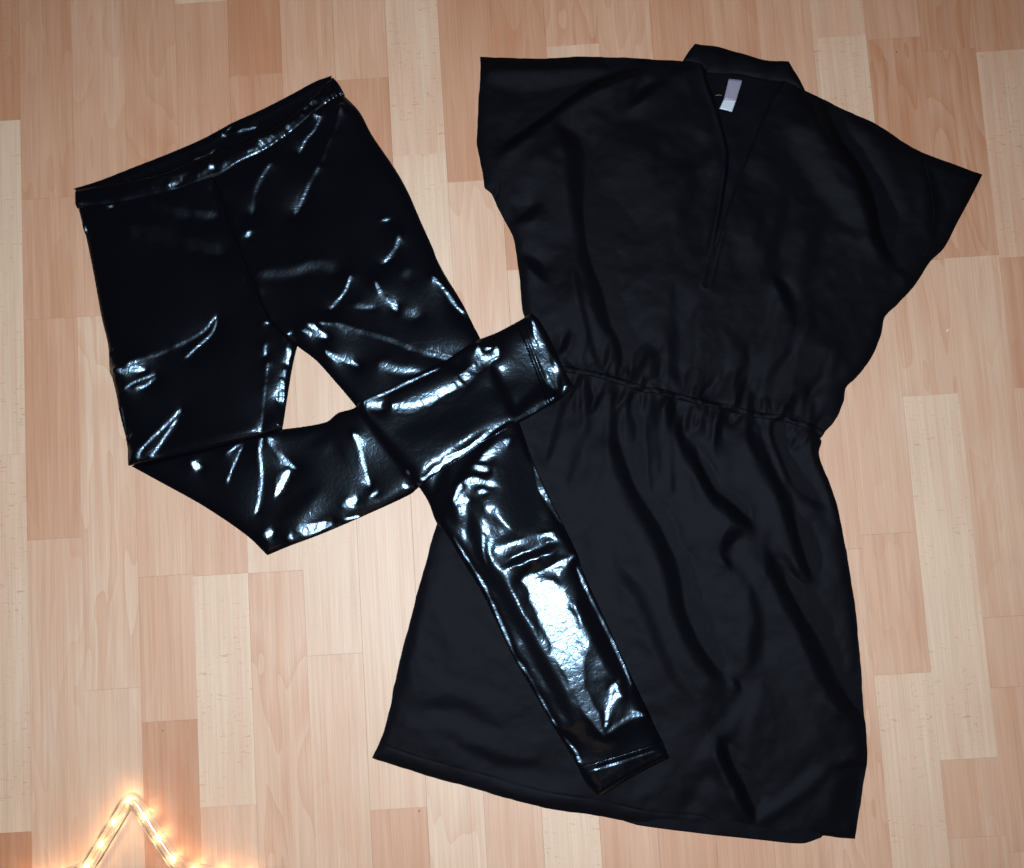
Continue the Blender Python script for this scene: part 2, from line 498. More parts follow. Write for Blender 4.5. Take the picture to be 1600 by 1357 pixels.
# column: list of (joint y in the photo at which the strip ENDS, tone, fleck, cathedral)
STRIPS = {
 -3: [(300, .5, 0, 0), (900, .3, 1, 0), (B_, .6, 0, .5)],
 -2: [(120, .4, 0, 0), (640, .6, 0, .5), (1180, .35, 0, 0), (B_, .7, 0, 0)],
 -1: [(190, .82, .8, .3), (712, .02, 1, 0), (1302, .08, 1, 0), (B_, .92, .1, .2)],
 0: [(310, .70, 0, .5), (498, .66, 0, .2), (842, .74, 0, .2), (1440, .36, 0, .6), (B_, .5, 0, 0)],
 1: [(-60, .5, 0, 0), (493, .52, 0, .6), (1077, .27, 0, 1), (1500, .25, 0, .3), (B_, .5, 0, 0)],
 2: [(-30, .4, 0, 0), (470, .74, 0, .6), (900, .44, 0, .1), (1127, .46, 0, .1), (1520, .80, 0, .3), (B_, .4, 0, 0)],
 3: [(4, .25, 0, 0), (430, .68, 0, .2), (898, .48, 0, .2), (1260, .08, 1, 0), (B_, .40, .1, .3)],
 4: [(117, .98, 0, .1), (560, .8, 0, .3), (894, .26, 0, .2), (1420, .44, 0, 1), (B_, .5, 0, 0)],
 5: [(-80, .5, 0, 0), (510, .55, 0, .5), (1023, .17, .3, .1), (B_, .38, 0, .3)],
 6: [(123, .58, 0, .4), (520, .95, 0, .2), (1264, .27, 0, .1), (B_, .72, 0, .1)],
 7: [(242, .28, 1, 0), (760, .10, .9, 0), (1200, .3, 0, .4), (B_, .24, 0, .9)],
 8: [(283, .84, 0, .1), (800, .36, 0, .9), (B_, .36, 0, .3)],
 9: [(-40, .5, 0, 0), (420, .9, 0, .5), (1000, .4, 0, 0), (B_, .10, 1, 0)],
 10: [(71, .75, 0, 1), (540, .40, 0, .3), (980, .6, 0, 0), (B_, .66, 0, .2)],
 11: [(-100, .6, 0, 0), (400, .6, 0, .7), (1000, .5, 0, 0), (B_, .70, 0, .1)],
 12: [(330, .85, 0, .3), (900, .4, 0, 0), (B_, .64, 0, .1)],
 13: [(-20, .5, 0, 0), (520, .75, 0, .3), (1150, .3, 0, 0), (B_, .56, 0, .3)],
 14: [(-140, .5, 0, 0), (300, .66, .1, .1), (860, .5, 0, 0), (B_, .48, 0, .9)],
 15: [(57, .40, 1, 0), (420, .22, 1, 0), (834, .42, 0, .3), (1053, .48, 0, .4), (B_, .13, .9, 0)],
 16: [(60, .68, 0, .2), (408, .82, 0, 1), (617, .46, 0, .9), (1186, .08, .9, 0), (1308, .46, 0, .2), (B_, .42, 0, .1)],
 17: [(78, .8, 0, .7), (401, .74, 0, 1), (963, .40, 0, .4), (1073, .50, 0, 0), (1330, .48, 0, 0), (B_, .4, 0, 0)],
 18: [(79, .75, 0, .3), (401, .30, 1, 0), (604, .76, 0, .2), (1100, .42, 0, .2), (B_, .5, 0, .2)],
 19: [(240, .5, 0, .3), (800, .3, .6, 0), (B_, .5, 0, 0)],
 20: [(500, .4, 0, 0), (1100, .6, 0, 0), (B_, .4, 0, 0)],
}
def strip_mesh(hx, hy, bev=0.00022, t=0.008):
    v, f = [], []
    for (ex, z) in ((0, -t), (0, -bev * 0.35), (bev, 0.0)):
        for sx, sy in ((-1, -1), (1, -1), (1, 1), (-1, 1)):
            v.append((sx * (hx - ex), sy * (hy - ex), z))
    for r in (0, 4):
        for i in range(4):
            f.append((r + i, r + (i + 1) % 4, r + 4 + (i + 1) % 4, r + 4 + i))
    f += [(8, 9, 10, 11), (3, 2, 1, 0)]
    return v, f
k = 0
for c in sorted(STRIPS):
    y_top = ypx_to_world(c, T_)
    for (ye, tone, fleck, cath) in STRIPS[c]:
        y_bot = ypx_to_world(c, ye)
        gap = 0.00006 if c % 3 else 0.00012
        v, f = strip_mesh(0.032 - gap, (y_top - y_bot) / 2 - 0.00006)
        o = link_mesh('wooden_strip', v, f, MAT_WOOD, None, False)
        o.parent = floor
        o.location = (0.064 * (c + 0.5), (y_top + y_bot) / 2, random.uniform(-0.00004, 0.0))
        o['tone'] = float(tone); o['fleck'] = float(fleck); o['cath'] = float(cath); o['seed'] = float((k * 0.6180339) % 1.0 * 10)
        k += 1
        y_top = y_bot

# ------------------------------------------------------------------ dress
DRESS_OUT = [(750,88),(782,89),(829,91),(907,88),(970,89),(1017,92),(1067,95),(1076,81),(1086,69),(1119,73),(1157,84),(1191,94),(1232,97),(1244,116),(1258,141),
 (1310,166),(1372,195),(1426,230),(1466,247),(1497,258),(1535,273),(1519,306),(1497,347),(1476,387),(1454,409),(1441,431),(1404,474),(1384,494),(1377,525),(1361,560),
 (1338,591),(1322,607),(1319,626),(1303,661),(1284,684),(1280,711),(1295,750),(1311,800),(1322,858),(1334,928),(1343,1009),(1348,1079),(1356,1190),(1350,1223),(1337,1312),
 (1284,1310),(1254,1319),(1184,1313),(1092,1303),(1000,1291),(935,1276),(841,1261),(747,1235),(654,1209),(581,1185),(597,1149),(611,1100),(614,1077),(635,991),(661,894),(683,819),
 (720,740),(785,660),(845,602),(855,575),(836,530),(818,490),(813,449),(806,390),(802,371),(781,331),(768,302),(757,293),(750,250),(745,222),(747,169),(750,122)]
dpoly, _ = catmull(W(DRESS_OUT), True, 0.006)
d_in = inside(dpoly, XX, YY)
d_dist = line_dist(dpoly, True, 0.03)[0]
prof = 1 - np.exp(-d_dist / 0.006)
h0 = 0.0012 + 0.0040 * prof * d_in + 0.0006 * smooth_noise(0.016, 1) * prof + (0.00026 * smooth_noise(0.0055, 2) + 0.00009 * smooth_noise(0.0026, 3)) * prof

def D(p, w=7, s=0.8, i=1.0, side=0): return dict(p=p, w=w, k='D', s=s, i=i, side=side)
def Df(p, w=7, s=0.8, i=1.0, side=0): return D(p, w, s, i * (0.45 if s >= .75 else .12), side)
def Lt(p, w=9, i=0.7, off=0.0): return dict(p=p, w=w, k='L', i=i * .4, off=off)
DS = [
 # left sleeve and shoulder
 Df([(1001,109),(954,125),(907,147),(861,178),(823,206),(782,237)], 7, 1.0), Lt([(960,140),(905,165),(865,196)], 8),
 Df([(870,197),(895,231),(901,284),(907,347),(920,409),(936,456),(947,502),(966,545),(978,587)], 12, 0.75, 1, -1),
 Lt([(839,237),(850,280),(870,316),(895,394)], 16, .8), Lt([(800,300),(815,330)], 9), 
 Df([(1029,131),(1001,153),(986,166)], 9, .8), Lt([(1079,112),(1048,141),(1001,172),(975,190)], 9),
 Df([(1117,228),(1092,262),(1075,310),(1064,362)], 14, .5), Lt([(1101,200),(1085,225)], 10, .6),
 Df([(845,319),(823,337),(804,347)], 8, .9), Df([(817,400),(836,418),(854,440)], 8, .8),
 Lt([(985,220),(990,300),(1010,380)], 30, .5),
 Df([(1120,250),(1116,330),(1104,400)], 8, .6, 1, 1),
 Lt([(750,120),(860,125),(950,105)], 14, .4), Df([(752,106),(829,105),(907,103),(990,101)], 4, .6),
 # right shoulder and sleeve
 Df([(1276,166),(1304,212),(1341,262),(1363,316),(1372,362),(1388,406)], 12, .85, 1, -1),
 Lt([(1235,191),(1279,269),(1316,316),(1347,362)], 14, .8), Lt([(1316,190),(1372,269),(1404,347)], 14, .6),
 Df([(1444,253),(1460,316),(1457,378)], 9, .6), Df([(1395,420),(1425,432)], 7, .7),
 Df([(1194,331),(1188,350),(1181,378)], 9, .5), Df([(1229,316),(1210,378),(1197,425)], 12, .6), Lt([(1170,360),(1160,430)], 10, .5),
 Lt([(1190,240),(1175,300)], 14, .4), Df([(1210,431),(1226,456),(1237,486)], 7, .8), Df([(1285,340),(1262,420),(1258,470)], 14, .45), Lt([(1250,350),(1225,420)], 10, .5),
 # bodice above the waist
 Lt([(950,502),(985,515),(1020,537)], 7, .8), Lt([(1237,498),(1206,552),(1152,603)], 8, .9), Lt([(1303,545),(1245,576),(1179,622)], 9, .9),
 Lt([(1020,590),(1050,602),(1074,599),(1129,570),(1165,545)], 8, .8), Lt([(892,463),(900,510),(908,556)], 8, .7), Lt([(932,540),(936,516),(950,530),(960,565)], 6, .8),
 Df([(1180,560),(1150,590),(1128,618)], 7, .7), Df([(1260,520),(1225,560),(1190,600)], 9, .6), Df([(1040,500),(1060,540),(1075,575)], 10, .4),
 Lt([(1085,440),(1060,480),(1030,500)], 10, .4), Df([(1310,570),(1270,600),(1240,640)], 8, .6), Lt([(1295,620),(1265,625),(1245,645)], 6, .8),
 # skirt
 Df([(1047,630),(1067,688),(1090,731),(1117,773),(1148,800),(1175,827)], 8, 1.1, 1.2, -1), Lt([(1030,650),(1055,720),(1085,775),(1110,850)], 16, .6),
 Df([(954,680),(974,734),(997,789),(1020,827),(1047,886),(1063,951),(1081,995),(1111,1043),(1129,1065)], 13, .75, 1, -1),
 Lt([(935,692),(958,750),(989,808),(1020,886),(1037,960),(1074,1046),(1107,1079)], 10, .9),
 Df([(966,890),(1000,932),(1022,987),(1055,1061),(1090,1100)], 11, .6, 1, -1), Lt([(990,1010),(1030,1075),(1070,1110),(1105,1125)], 9, .5),
 Lt([(916,750),(900,790)], 10, .5), Lt([(905,655),(880,700),(860,740)], 8, .5), Df([(925,650),(905,700),(885,760)], 9, .5), Lt([(950,632),(925,680)], 6, .5),
 Df([(1171,665),(1191,719),(1226,789),(1245,847),(1268,905)], 10, .85, 1, -1), Lt([(1160,690),(1183,740),(1210,800),(1241,870)], 9, .8),
 Lt([(1214,672),(1245,750),(1280,789),(1307,808)], 8, .9), Df([(1206,669),(1233,734),(1262,775),(1296,800)], 7, .8, 1, -1),
 Df([(1108,640),(1112,690),(1122,720)], 7, .6), Lt([(1136,655),(1142,700)], 8, .5),
 Df([(1160,828),(1140,842),(1128,862)], 7, .9), Lt([(1136,872),(1160,868),(1178,900),(1186,930)], 7, .9), Df([(1130,868),(1142,889)], 5, 1.0),
 Df([(1199,862),(1221,914),(1251,962),(1280,1017),(1306,1076),(1343,1127)], 13, .85, 1, -1), Lt([(1186,905),(1206,951),(1232,1010),(1236,1068),(1276,1164)], 11, .7),
 Lt([(1258,935),(1290,1020),(1321,1085)], 10, .7), Df([(1173,914),(1184,962),(1180,1010),(1173,1046)], 11, .7, 1, -1),
 Lt([(1177,1068),(1147,1120),(1118,1150),(1085,1190)], 8, .9), Lt([(1188,1061),(1172,1110),(1162,1153),(1156,1200)], 7, .8),
 Df([(1147,1061),(1158,1079)], 5, 1.0), Df([(1295,1205),(1240,1253),(1184,1290)], 8, .5), Lt([(1290,1196),(1235,1243),(1186,1278)], 8, .9),
 Lt([(1103,1208),(1108,1235),(1111,1256)], 8, .8), Df([(1122,1150),(1140,1201),(1158,1234),(1177,1282)], 8, 1.1, 1.2, -1),
 Df([(1345,1195),(1322,1240),(1300,1290)], 18, .5), Df([(1352,1190),(1330,1193),(1305,1200)], 6, .8),
 Df([(1090,1225),(1060,1265)], 14, .5), Lt([(1040,1190),(1010,1225),(990,1250)], 12, .4),
 # left part of the skirt
 Lt([(684,935),(710,965),(740,987),(790,1020)], 9, .5), Lt([(650,1075),(702,1066),(760,1085),(815,1115)], 7, .6), Lt([(640,1135),(670,1125),(710,1130),(770,1160)], 7, .6),
 Df([(660,1100),(721,1100),(785,1140)], 8, .4), Df([(721,1167),(760,1178),(785,1190),(848,1195)], 8, .5), Df([(655,930),(645,985),(625,1090)], 6, .5), Lt([(760,1210),(830,1225),(900,1240)], 14, .4),
]
# gathers that run out of the elastic waist, above and below
waist = np.array([(858,574),(885,578),(927,585),(966,595),(1005,609),(1032,612),(1074,624),(1129,636),(1187,649),(1226,655),(1264,667),(1286,676)], float)
wl, _ = catmull(waist, False, 3.0)
i0 = 4
while i0 < len(wl) - 3:
    p = wl[i0]; t = wl[i0 + 2] - wl[i0 - 2]; t /= np.linalg.norm(t); n = np.array([t[1], -t[0]])
    for sgn in (1, -1):
        ln = random.choice([12, 16, 22, 30, 45, 60]); bend = random.uniform(-10, 10)
        q = [tuple(p + sgn * n * 5), tuple(p + sgn * n * ln * .5 + t * bend * .4), tuple(p + sgn * n * ln + t * bend)]
        DS.append(D(q, 2.9, random.uniform(.5, 1.1), .9, random.choice([-1, 1])))
    i0 += random.randint(1, 3)
for fr in np.arange(0.04, 0.98, 0.035):        # long soft drapes fanning out of the elastic
    j = int(fr * (len(wl) - 1)); p = wl[j]
    for sgn in (1, -1):
        if random.random() < 0.25: continue
        ln = random.uniform(70, 190); fan = (fr - 0.5) * random.uniform(0.5, 0.9)
        dv = np.array([fan, -1.0]) if sgn > 0 else np.array([fan + 0.12, 1.0])
        dv /= np.linalg.norm(dv)
        q = [tuple(p + dv * 14), tuple(p + dv * ln * .5 + np.array([random.uniform(-6, 6), 0])), tuple(p + dv * ln)]
        DS.append(D(q, random.uniform(3.5, 6), random.uniform(.35, .7), .2, random.choice([-1, 1])))
HD = relief(h0, DS, 0.020, 0.06, 280, d_in)
HD = blur(HD, 1.4)
HD = np.maximum(HD, 0.0011) 
HD = 0.0011 + (HD - 0.0011) * (1 - np.exp(-np.maximum(d_dist, 0) / 0.0035)) * 1.0
HD = np.where(d_in, HD, 0.0011)
HDs = blur(HD, 0.7)
vl = line_dist(catmull(W([(1100,104),(1107,131),(1123,175),(1136,222),(1139,253),(1130,316),(1118,378),(1108,425),(1103,446)]), False, 0.004)[0], False, 0.012)[0]
vr = line_dist(catmull(W([(1222,127),(1207,150),(1191,184),(1169,237),(1147,294),(1135,331),(1122,378),(1110,425)]), False, 0.004)[0], False, 0.012)[0]
vfade = np.clip((YY - W([(1120, 400)])[0][1]) / 0.06, 0, 1)
HDs = HDs * (1 - 0.45 * np.exp(-(vl / 0.0020) ** 2) * vfade) * (1 - 0.40 * vfade * np.exp(-(vr / 0.0025) ** 2)) + 0.0010 * np.exp(-((vl - 0.005) / 0.003) ** 2)
cseam = line_dist(catmull(W([(1103,446),(1103,520),(1103,610)]), False, 0.004)[0], False, 0.006)[0]
hem_d = line_dist(catmull(W([(581,1185),(654,1209),(747,1235),(841,1261),(935,1276),(1000,1291),(1092,1300)]), False, 0.006)[0], False, 0.03)[0]
slv_d = line_dist(catmull(W([(750,88),(750,122),(747,169),(745,222),(750,250),(757,293)]), False, 0.006)[0], False, 0.03)[0]
for hd_ in (hem_d, slv_d):
    HDs -= (0.00045 + 0.00015 * smooth_noise(0.004, 8)) * np.exp(-((hd_ - 0.0175) / 0.0011) ** 2)
HDs -= 0.0001 * np.exp(-(cseam / 0.0014) ** 2)
z_dress = lambda x, y: samp(HDs, x, y)

bx0 = W([(1040, 620)])[0]
dress = empty('black_dress', (bx0[0], bx0[1], 0.0), 'black short sleeved V neck dress with gathered elastic waist lying flat on the floor', 'dress')
# waist line, upper and lower seam of the casing
wn = np.stack([np.gradient(wl[:, 1]), -np.gradient(wl[:, 0])], 1); wn /= np.linalg.norm(wn, axis=1)[:, None]
up = [tuple(p) for p in (wl + wn * 4.5)[::4]]; dn = [tuple(p) for p in (wl - wn * 4.5)[::4]]
V_LEFT = [(1100,104),(1107,131),(1123,175),(1136,222),(1139,253),(1130,316),(1118,378),(1108,425),(1103,446)]
V_RIGHT = [(1222,127),(1207,150),(1191,184),(1169,237),(1147,294),(1135,331),(1122,378),(1110,425),(1103,446)]
def cut_at(line, x):      # points of the casing edge left / right of the centre seam
    return [p for p in line if p[0] < x - 3], [p for p in line if p[0] > x + 3]
upl, upr = cut_at(up, 1103); dnl, dnr = cut_at(dn, 1103)
yc_up = np.interp(1103, [p[0] for p in up], [p[1] for p in up]); yc_dn = np.interp(1103, [p[0] for p in dn], [p[1] for p in dn])
left_body = ([(750,88),(782,89),(829,91),(907,88),(970,89),(1017,92),(1067,95),(1100,104)] + V_LEFT[1:] + [(1108,520),(1108,yc_up)] + upl[::-1]
             + [(862,568),(836,530),(818,490),(813,449),(806,390),(802,371),(781,331),(768,302),(757,293),(750,250),(745,222),(747,169),(750,122)])
SLV = [(1440,237),(1452,290),(1458,345),(1449,380),(1438,434)]
right_body = ([(1258,141),(1310,166),(1372,195),(1426,230)] + SLV + [(1404,474),(1384,494),(1377,525),(1361,560),(1338,591),(1322,607),(1319,626),(1303,661),(1290,674)]
              + upr[::-1] + [(1103,yc_up),(1103,520)] + V_RIGHT[::-1])
sleeve_hem = [(1440,237),(1466,247),(1497,258),(1535,273),(1519,306),(1497,347),(1476,387),(1454,409),(1438,434)] + SLV[::-1][1:-1]
CS = [(1103,yc_dn),(1106,720),(1107,790),(1121,831),(1129,866),(1142,889),(1147,960),(1147,1061),(1146,1090),(1122,1150),(1140,1201),(1158,1234),(1180,1291)]
left_skirt = ([(x + 5, y) for x, y in CS] + [(1147,1282),(1092,1284),(1037,1279),(1000,1285),(935,1276),(841,1261),(747,1235),(654,1209),(581,1185),(597,1149),(611,1100),(614,1077),(635,991),(661,894),(683,819),(720,740),(785,660),(845,602)] + dnl)
right_skirt = ([(1103,yc_dn)] + dnr + [(1284,690),(1280,711),(1295,750),(1311,800),(1322,858),(1334,928),(1343,1009),(1348,1079),(1356,1190),(1350,1223),(1337,1312),(1288,1306),(1276,1300),(1221,1297)] + CS[::-1][:-1])
sheet('bodice_panel', left_body, z_dress, MAT_DRESS, dress, floor_z=0.0003, wob=0.0003, sharp=True)
sheet('bodice_panel', right_body, lambda x, y: z_dress(x, y) + 0.0001, MAT_DRESS, dress, floor_z=0.0003, wob=0.0003, sharp=True)
sheet('sleeve_hem', sleeve_hem, lambda x, y: z_dress(x, y), MAT_DRESS, dress, floor_z=0.0003)
sheet('skirt_panel', left_skirt, z_dress, MAT_DRESS, dress, floor_z=0.0003, wob=0.0003, sharp=True)
sheet('skirt_panel', right_skirt, lambda x, y: z_dress(x, y) + 0.0003, MAT_DRESS, dress, floor_z=0.0003, wob=0.0003, sharp=True)
wdist = line_dist(W(wl), False, 0.012); 
gath = 0.0010 * np.sin(wdist[3] / 0.0032 + 1.3 * smooth_noise(0.006, 5)) + 0.0005 * smooth_noise(0.002, 6)
zw = HDs + 0.0012 * np.cos(np.clip(wdist[0] / 0.0048, 0, 1) * 1.57) + gath * 0.6
sheet('elastic_waistband', [(852,570)] + up + [(1290,674),(1284,684)] + dn[::-1] + [(850,592)], lambda x, y: samp(zw, x, y), MAT_DRESS, dress, floor_z=0.0003)
nz1 = smooth_noise(0.008, 9) * 0.0004
bk = dpoly + (dpoly.mean(0) - dpoly) * 0.004
bk = [(p[0], p[1], 0.0007) for p in bk]; nbk = len(bk)
link_mesh('back_panel', bk + [(a, b_, 0.0002) for a, b_, _ in bk], [tuple(range(nbk))] + [(i, nbk + i, nbk + (i + 1) % nbk, (i + 1) % nbk) for i in range(nbk)], MAT_DRESS, dress, False)
sheet('back_neckline', [(1092,108),(1160,100),(1225,118),(1225,150),(1195,215),(1172,270),(1150,320),(1132,370),(1115,420),(1098,440),(1090,410),(1110,320),(1118,240),(1100,160)],
      lambda x, y: 0.0013 + samp(nz1, x, y), MAT_DRESS, dress, floor_z=0.0003)
nb_ = [(1067,95),(1076,81),(1086,69),(1119,73),(1157,84),(1191,94),(1232,97),(1244,116),(1258,141),(1240,137),(1222,129),(1191,125),(1154,117),(1120,116),(1104,114),(1098,106)]
cd = line_dist(catmull(W(nb_), True, 0.004)[0], True, 0.012)[0]
zc = 0.0032 + 0.0028 * (1 - np.exp(-cd / 0.004)) + smooth_noise(0.007, 12) * 0.0006
sheet('neck_band', nb_, lambda x, y: samp(zc, x, y), MAT_DRESS, dress, floor_z=0.0003)
sheet('back_hem', [(985,1262),(1037,1266),(1180,1275),(1270,1288),(1290,1300),(1284,1310),(1254,1319),(1184,1313),(1092,1303),(1000,1291),(975,1284)],
      lambda x, y: 0.0011 + samp(nz1, x, y) * .6, MAT_DRESS, dress, floor_z=0.0002)

# care label: white tape folded in two, dulled upper half
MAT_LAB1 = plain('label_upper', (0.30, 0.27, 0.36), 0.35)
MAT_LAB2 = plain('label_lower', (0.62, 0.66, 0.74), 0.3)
def small_sheet(name, quad, zs, mat, parent, th=0.0003, n=8):
    q = W(quad, 0.005)
    v, f = [], []
    for i in range(n + 1):
        for j in range(n + 1):
            u, w_ = i / n, j / n
            p = (q[0]*(1-u)+q[1]*u)*(1-w_) + (q[3]*(1-u)+q[2]*u)*w_
            zz = zs[0]*(1-w_) + zs[1]*w_ + 0.0006 * math.sin(u * 3.1) 
            v.append((p[0], p[1], zz))
    m = len(v)
    v += [(a, b, c - th) for a, b, c in v]
    for i in range(n):
        for j in range(n):
            a = i*(n+1)+j
            f.append((a, a+1, a+n+2, a+n+1)); f.append((m+a, m+a+n+1, m+a+n+2, m+a+1))
    ring = [i for i in range(n+1)] + [i*(n+1)+n for i in range(1, n+1)] + [n*(n+1)+j for j in range(n-1, -1, -1)] + [i*(n+1) for i in range(n-1, 0, -1)]
    for a, b in zip(ring, ring[1:] + ring[:1]):
        f.append((a, m+a, m+b, b))
    return link_mesh(name, v, f, mat, parent)
lab = small_sheet('care_label', [(1139,123),(1160,125.5),(1150.5,157),(1131,156)], (0.0042, 0.0036), MAT_LAB1, dress)
lab['label'] = 'white care label inside the neck opening'
l2 = small_sheet('label_tip', [(1131,155.5),(1150.5,156.5),(1144,174.5),(1124.5,169.5)], (0.0045, 0.0036), MAT_LAB2, lab)
l2.matrix_parent_inverse = Matrix.Identity(4) @ lab.matrix_parent_inverse.inverted() if False else l2.matrix_parent_inverse

def tube(name, pts, r, mat, parent, sides=8, closed=False):
    pts = [Vector(p) for p in pts]; n = len(pts); v, f = [], []
    for i, p in enumerate(pts):
        a = pts[(i - 1) % n] if (closed or i) else p; b = pts[(i + 1) % n] if (closed or i < n - 1) else p
        t = (b - a).normalized(); s = t.cross(Vector((0, 0, 1))).normalized(); u = s.cross(t)
        for k_ in range(sides):
            an = 2 * math.pi * k_ / sides
            v.append(p + (s * math.cos(an) + u * math.sin(an)) * r)
    for i in range(n if closed else n - 1):
        for k_ in range(sides):
            j = (i + 1) % n
            f.append((i*sides+k_, i*sides+(k_+1) % sides, j*sides+(k_+1) % sides, j*sides+k_))
    if not closed:
        f.append(tuple(range(sides - 1, -1, -1))); f.append(tuple((n-1)*sides + k_ for k_ in range(sides)))
    return link_mesh(name, v, f, mat, parent)
MAT_THREAD = plain('thread', (0.35, 0.27, 0.15), 0.6)
q = W([(1118, 149.5), (1123, 149), (1128, 149.5)], 0.004)
tube('loose_thread', [(*q[0], 0.0040), (*q[1], 0.0046), (*q[2], 0.0040)], 0.0003, MAT_THREAD, dress, 6)

# ------------------------------------------------------------------ leggings
def S(p, w=3.5, i=1.0, bead=0, off=0.0, w1=None): return dict(p=p, w=w, k='L', i=i * 8, bead=bead, off=off, ws=0.48 if w < 6 else 0.62, w1=w1 or w, cv=(0.30 if w < 6 else 0.22 if w < 12 else 0.05))
TOP_BACK = [(113,294),(152,282),(211,259),(267,237),(311,218),(342,202),(364,190),(408,170),(455,146),(492,126),(517,117)]
TOP_FRONT = [(117,296),(160,288),(210,279),(249,270),(299,251),(340,235),(380,221),(420,201),(455,178),(490,148),(519,120)]
SEAM = [(121,326),(174,321),(230,308),(274,298),(330,278),(349,271),(377,254),(411,238),(449,213),(486,183),(512,163),(536,148)]
RIGHT_EDGE = [(538,148),(561,174),(580,209),(618,265),(637,299),(656,343),(677,390),(681,402),(696,431),(721,471),(740,509),(752,532),(785,605),(812,663),(831,716),(853,766),(881,822),(903,869),
              (912,896),(944,965),(975,1034),(1006,1099),(1025,1140),(1045,1184)]
CUFF_END = [(1045,1184),(991,1212),(934,1246)]
INNER_R = [(934,1246),(912,1218),(894,1181),(866,1137),(831,1077),(800,1024),(775,971),(750,921),(725,881),(700,840),(681,816),(669,785),(653,760),(610,705),(554,633),(521,594),(493,563),(463,540)]
INNER_L = [(463,540),(456,569),(448,616),(440,669)]
FOLD = [(440,669),(415,677),(380,688),(310,705),(240,719),(201,728)]
LEFT_EDGE = [(201,728),(198,697),(187,647),(176,591),(172,582),(168,541),(157,496),(142,415),(130,359),(121,329)]
BODY = TOP_BACK + [(530,134)] + RIGHT_EDGE + CUFF_END[1:] + INNER_R[1:] + INNER_L[1:] + FOLD[1:] + LEFT_EDGE[1:]
ZL = 0.006
bpoly, _ = catmull(W(BODY, ZL), True, 0.006)
b_in = inside(bpoly, XX, YY)
b_dist = line_dist(bpoly, True, 0.03)[0]
bprof = 1 - np.exp(-b_dist / 0.006)
hb0 = 0.0014 + 0.0066 * bprof + 0.0007 * smooth_noise(0.020, 21) * bprof
BS = [
 # hips
 S([(489,181),(502,187),(491,206),(477,220),(466,240)], 4), S([(535,168),(530,193),(514,228),(502,259)], 3, .5), S([(502,259),(483,290),(467,321),(460,337)], 5),
 S([(427,256),(411,278),(399,302),(392,337)], 5, .35), S([(391,362),(387,371)], 6), S([(170,323),(180,325)], 4), S([(131,352),(136,364)], 5),
 S([(230,313),(267,330),(345,337)], 9, .06, 0, .02), S([(199,356),(267,374),(355,395)], 11, .06, 0, .02), S([(399,431),(455,427),(496,415),(533,424)], 11, .05, 0, .02),
 S([(625,368),(618,390),(597,414)], 5, .5), S([(596,346),(610,344)], 5, .6), S([(549,431),(540,456),(515,485)], 4), S([(587,440),(599,465),(615,477),(621,487)], 4),
 S([(623,482),(640,489),(660,493)], 8, .10), S([(632,418),(640,442)], 8, .05), S([(676,434),(693,452),(712,477),(729,493)], 4), S([(550,477),(570,481),(590,480)], 6.5, .08, 0, .02),
 # right thigh
 S([(481,507),(496,515),(512,527)], 3.5), S([(500,507),(531,510),(562,519),(603,530),(647,546),(687,557),(720,568)], 4.5), S([(471,518),(490,524),(512,529)], 3),
 S([(509,547),(512,554),(537,563),(562,572)], 3.5, 1), S([(590,568),(615,577),(660,581)], 7.5, .12), 
 # left thigh
 S([(337,494),(315,519),(271,544),(243,557),(202,572)], 4.5), S([(338,498),(331,519),(309,541),(290,560)], 4), S([(185,581),(210,581),(231,578)], 5),
 S([(196,611),(212,599),(243,585)], 4, .8), S([(212,607),(226,605),(243,590)], 4, .7), S([(282,641),(259,666),(234,691),(221,707),(218,719)], 5), S([(277,654),(259,682),(237,716)], 5),
 S([(190,635),(196,679)], 3, .6), S([(207,676),(199,690)], 3, .6), S([(174,554),(178,542)], 4, .6), S([(412,505),(427,505)], 5), S([(415,538),(415,558)], 4, 1, 9),
 S([(420,566),(412,632),(407,676)], 2.5, .5), S([(451,540),(449,566),(441,594),(438,620),(437,636)], 4.5, 1, 22), S([(446,525),(459,521)], 4),
 # right lower leg
 S([(797,687),(775,704),(750,722)], 6.5, .8), S([(741,729),(766,738)], 6, .8), S([(725,754),(744,751),(775,760)], 6, .8), S([(722,756),(716,769),(708,785)], 5), S([(708,786),(735,782)], 5), S([(747,769),(762,769)], 6),
 S([(759,795),(772,795)], 6), S([(756,831),(766,832)], 6), S([(756,835),(756,863),(761,882)], 3.5, .7), S([(772,863),(797,851),(831,841),(866,833)], 4.5, .7), S([(834,726),(853,772),(878,819)], 3, .6),
 S([(819,909),(859,887),(900,868)], 3.5), S([(815,908),(840,900)], 6),
 S([(830,902),(846,930),(866,975),(884,1020),(904,1070),(925,1115),(943,1145)], 19, 1.0, 0, 0, 6), S([(850,908),(872,955),(890,1005),(905,1040)], 19, 1.0, 0, 0, 8),
 S([(900,884),(912,912),(931,952),(953,996),(975,1043),(987,1071)], 3, 1), S([(709,840),(737,884),(756,915),(769,943),(787,984),(806,1027),(828,1059),(844,1090),(869,1134)], 3, 1),
 S([(969,1060),(956,1071),(950,1102),(944,1140)], 4, .9, 12), S([(972,1087),(962,1084),(953,1102)], 5), S([(944,1143),(962,1131),(984,1117),(1009,1115)], 4, .8), S([(881,1152),(900,1175),(906,1193)], 4, .7),
 # dark flanks near the glare
 D([(735,800),(750,860),(795,940),(855,1050),(893,1125)], 8, .34, .25, 1), D([(785,690),(808,770),(835,850)], 26, .24, .9, -1), D([(905,930),(945,1010),(980,1080)], 8, .4, .5, -1),
 D([(790,884),(830,868),(870,852)], 5, .4, .5, -1), D([(700,730),(690,770),(712,815)], 9, .4, .3, 1),
]
seam_c = [(333,279),(345,310),(362,360),(382,410),(400,455),(420,497),(440,520),(463,540)]
BS.append(D([(335,285),(362,360),(382,410),(405,465)], 4, .5, .8, 1))
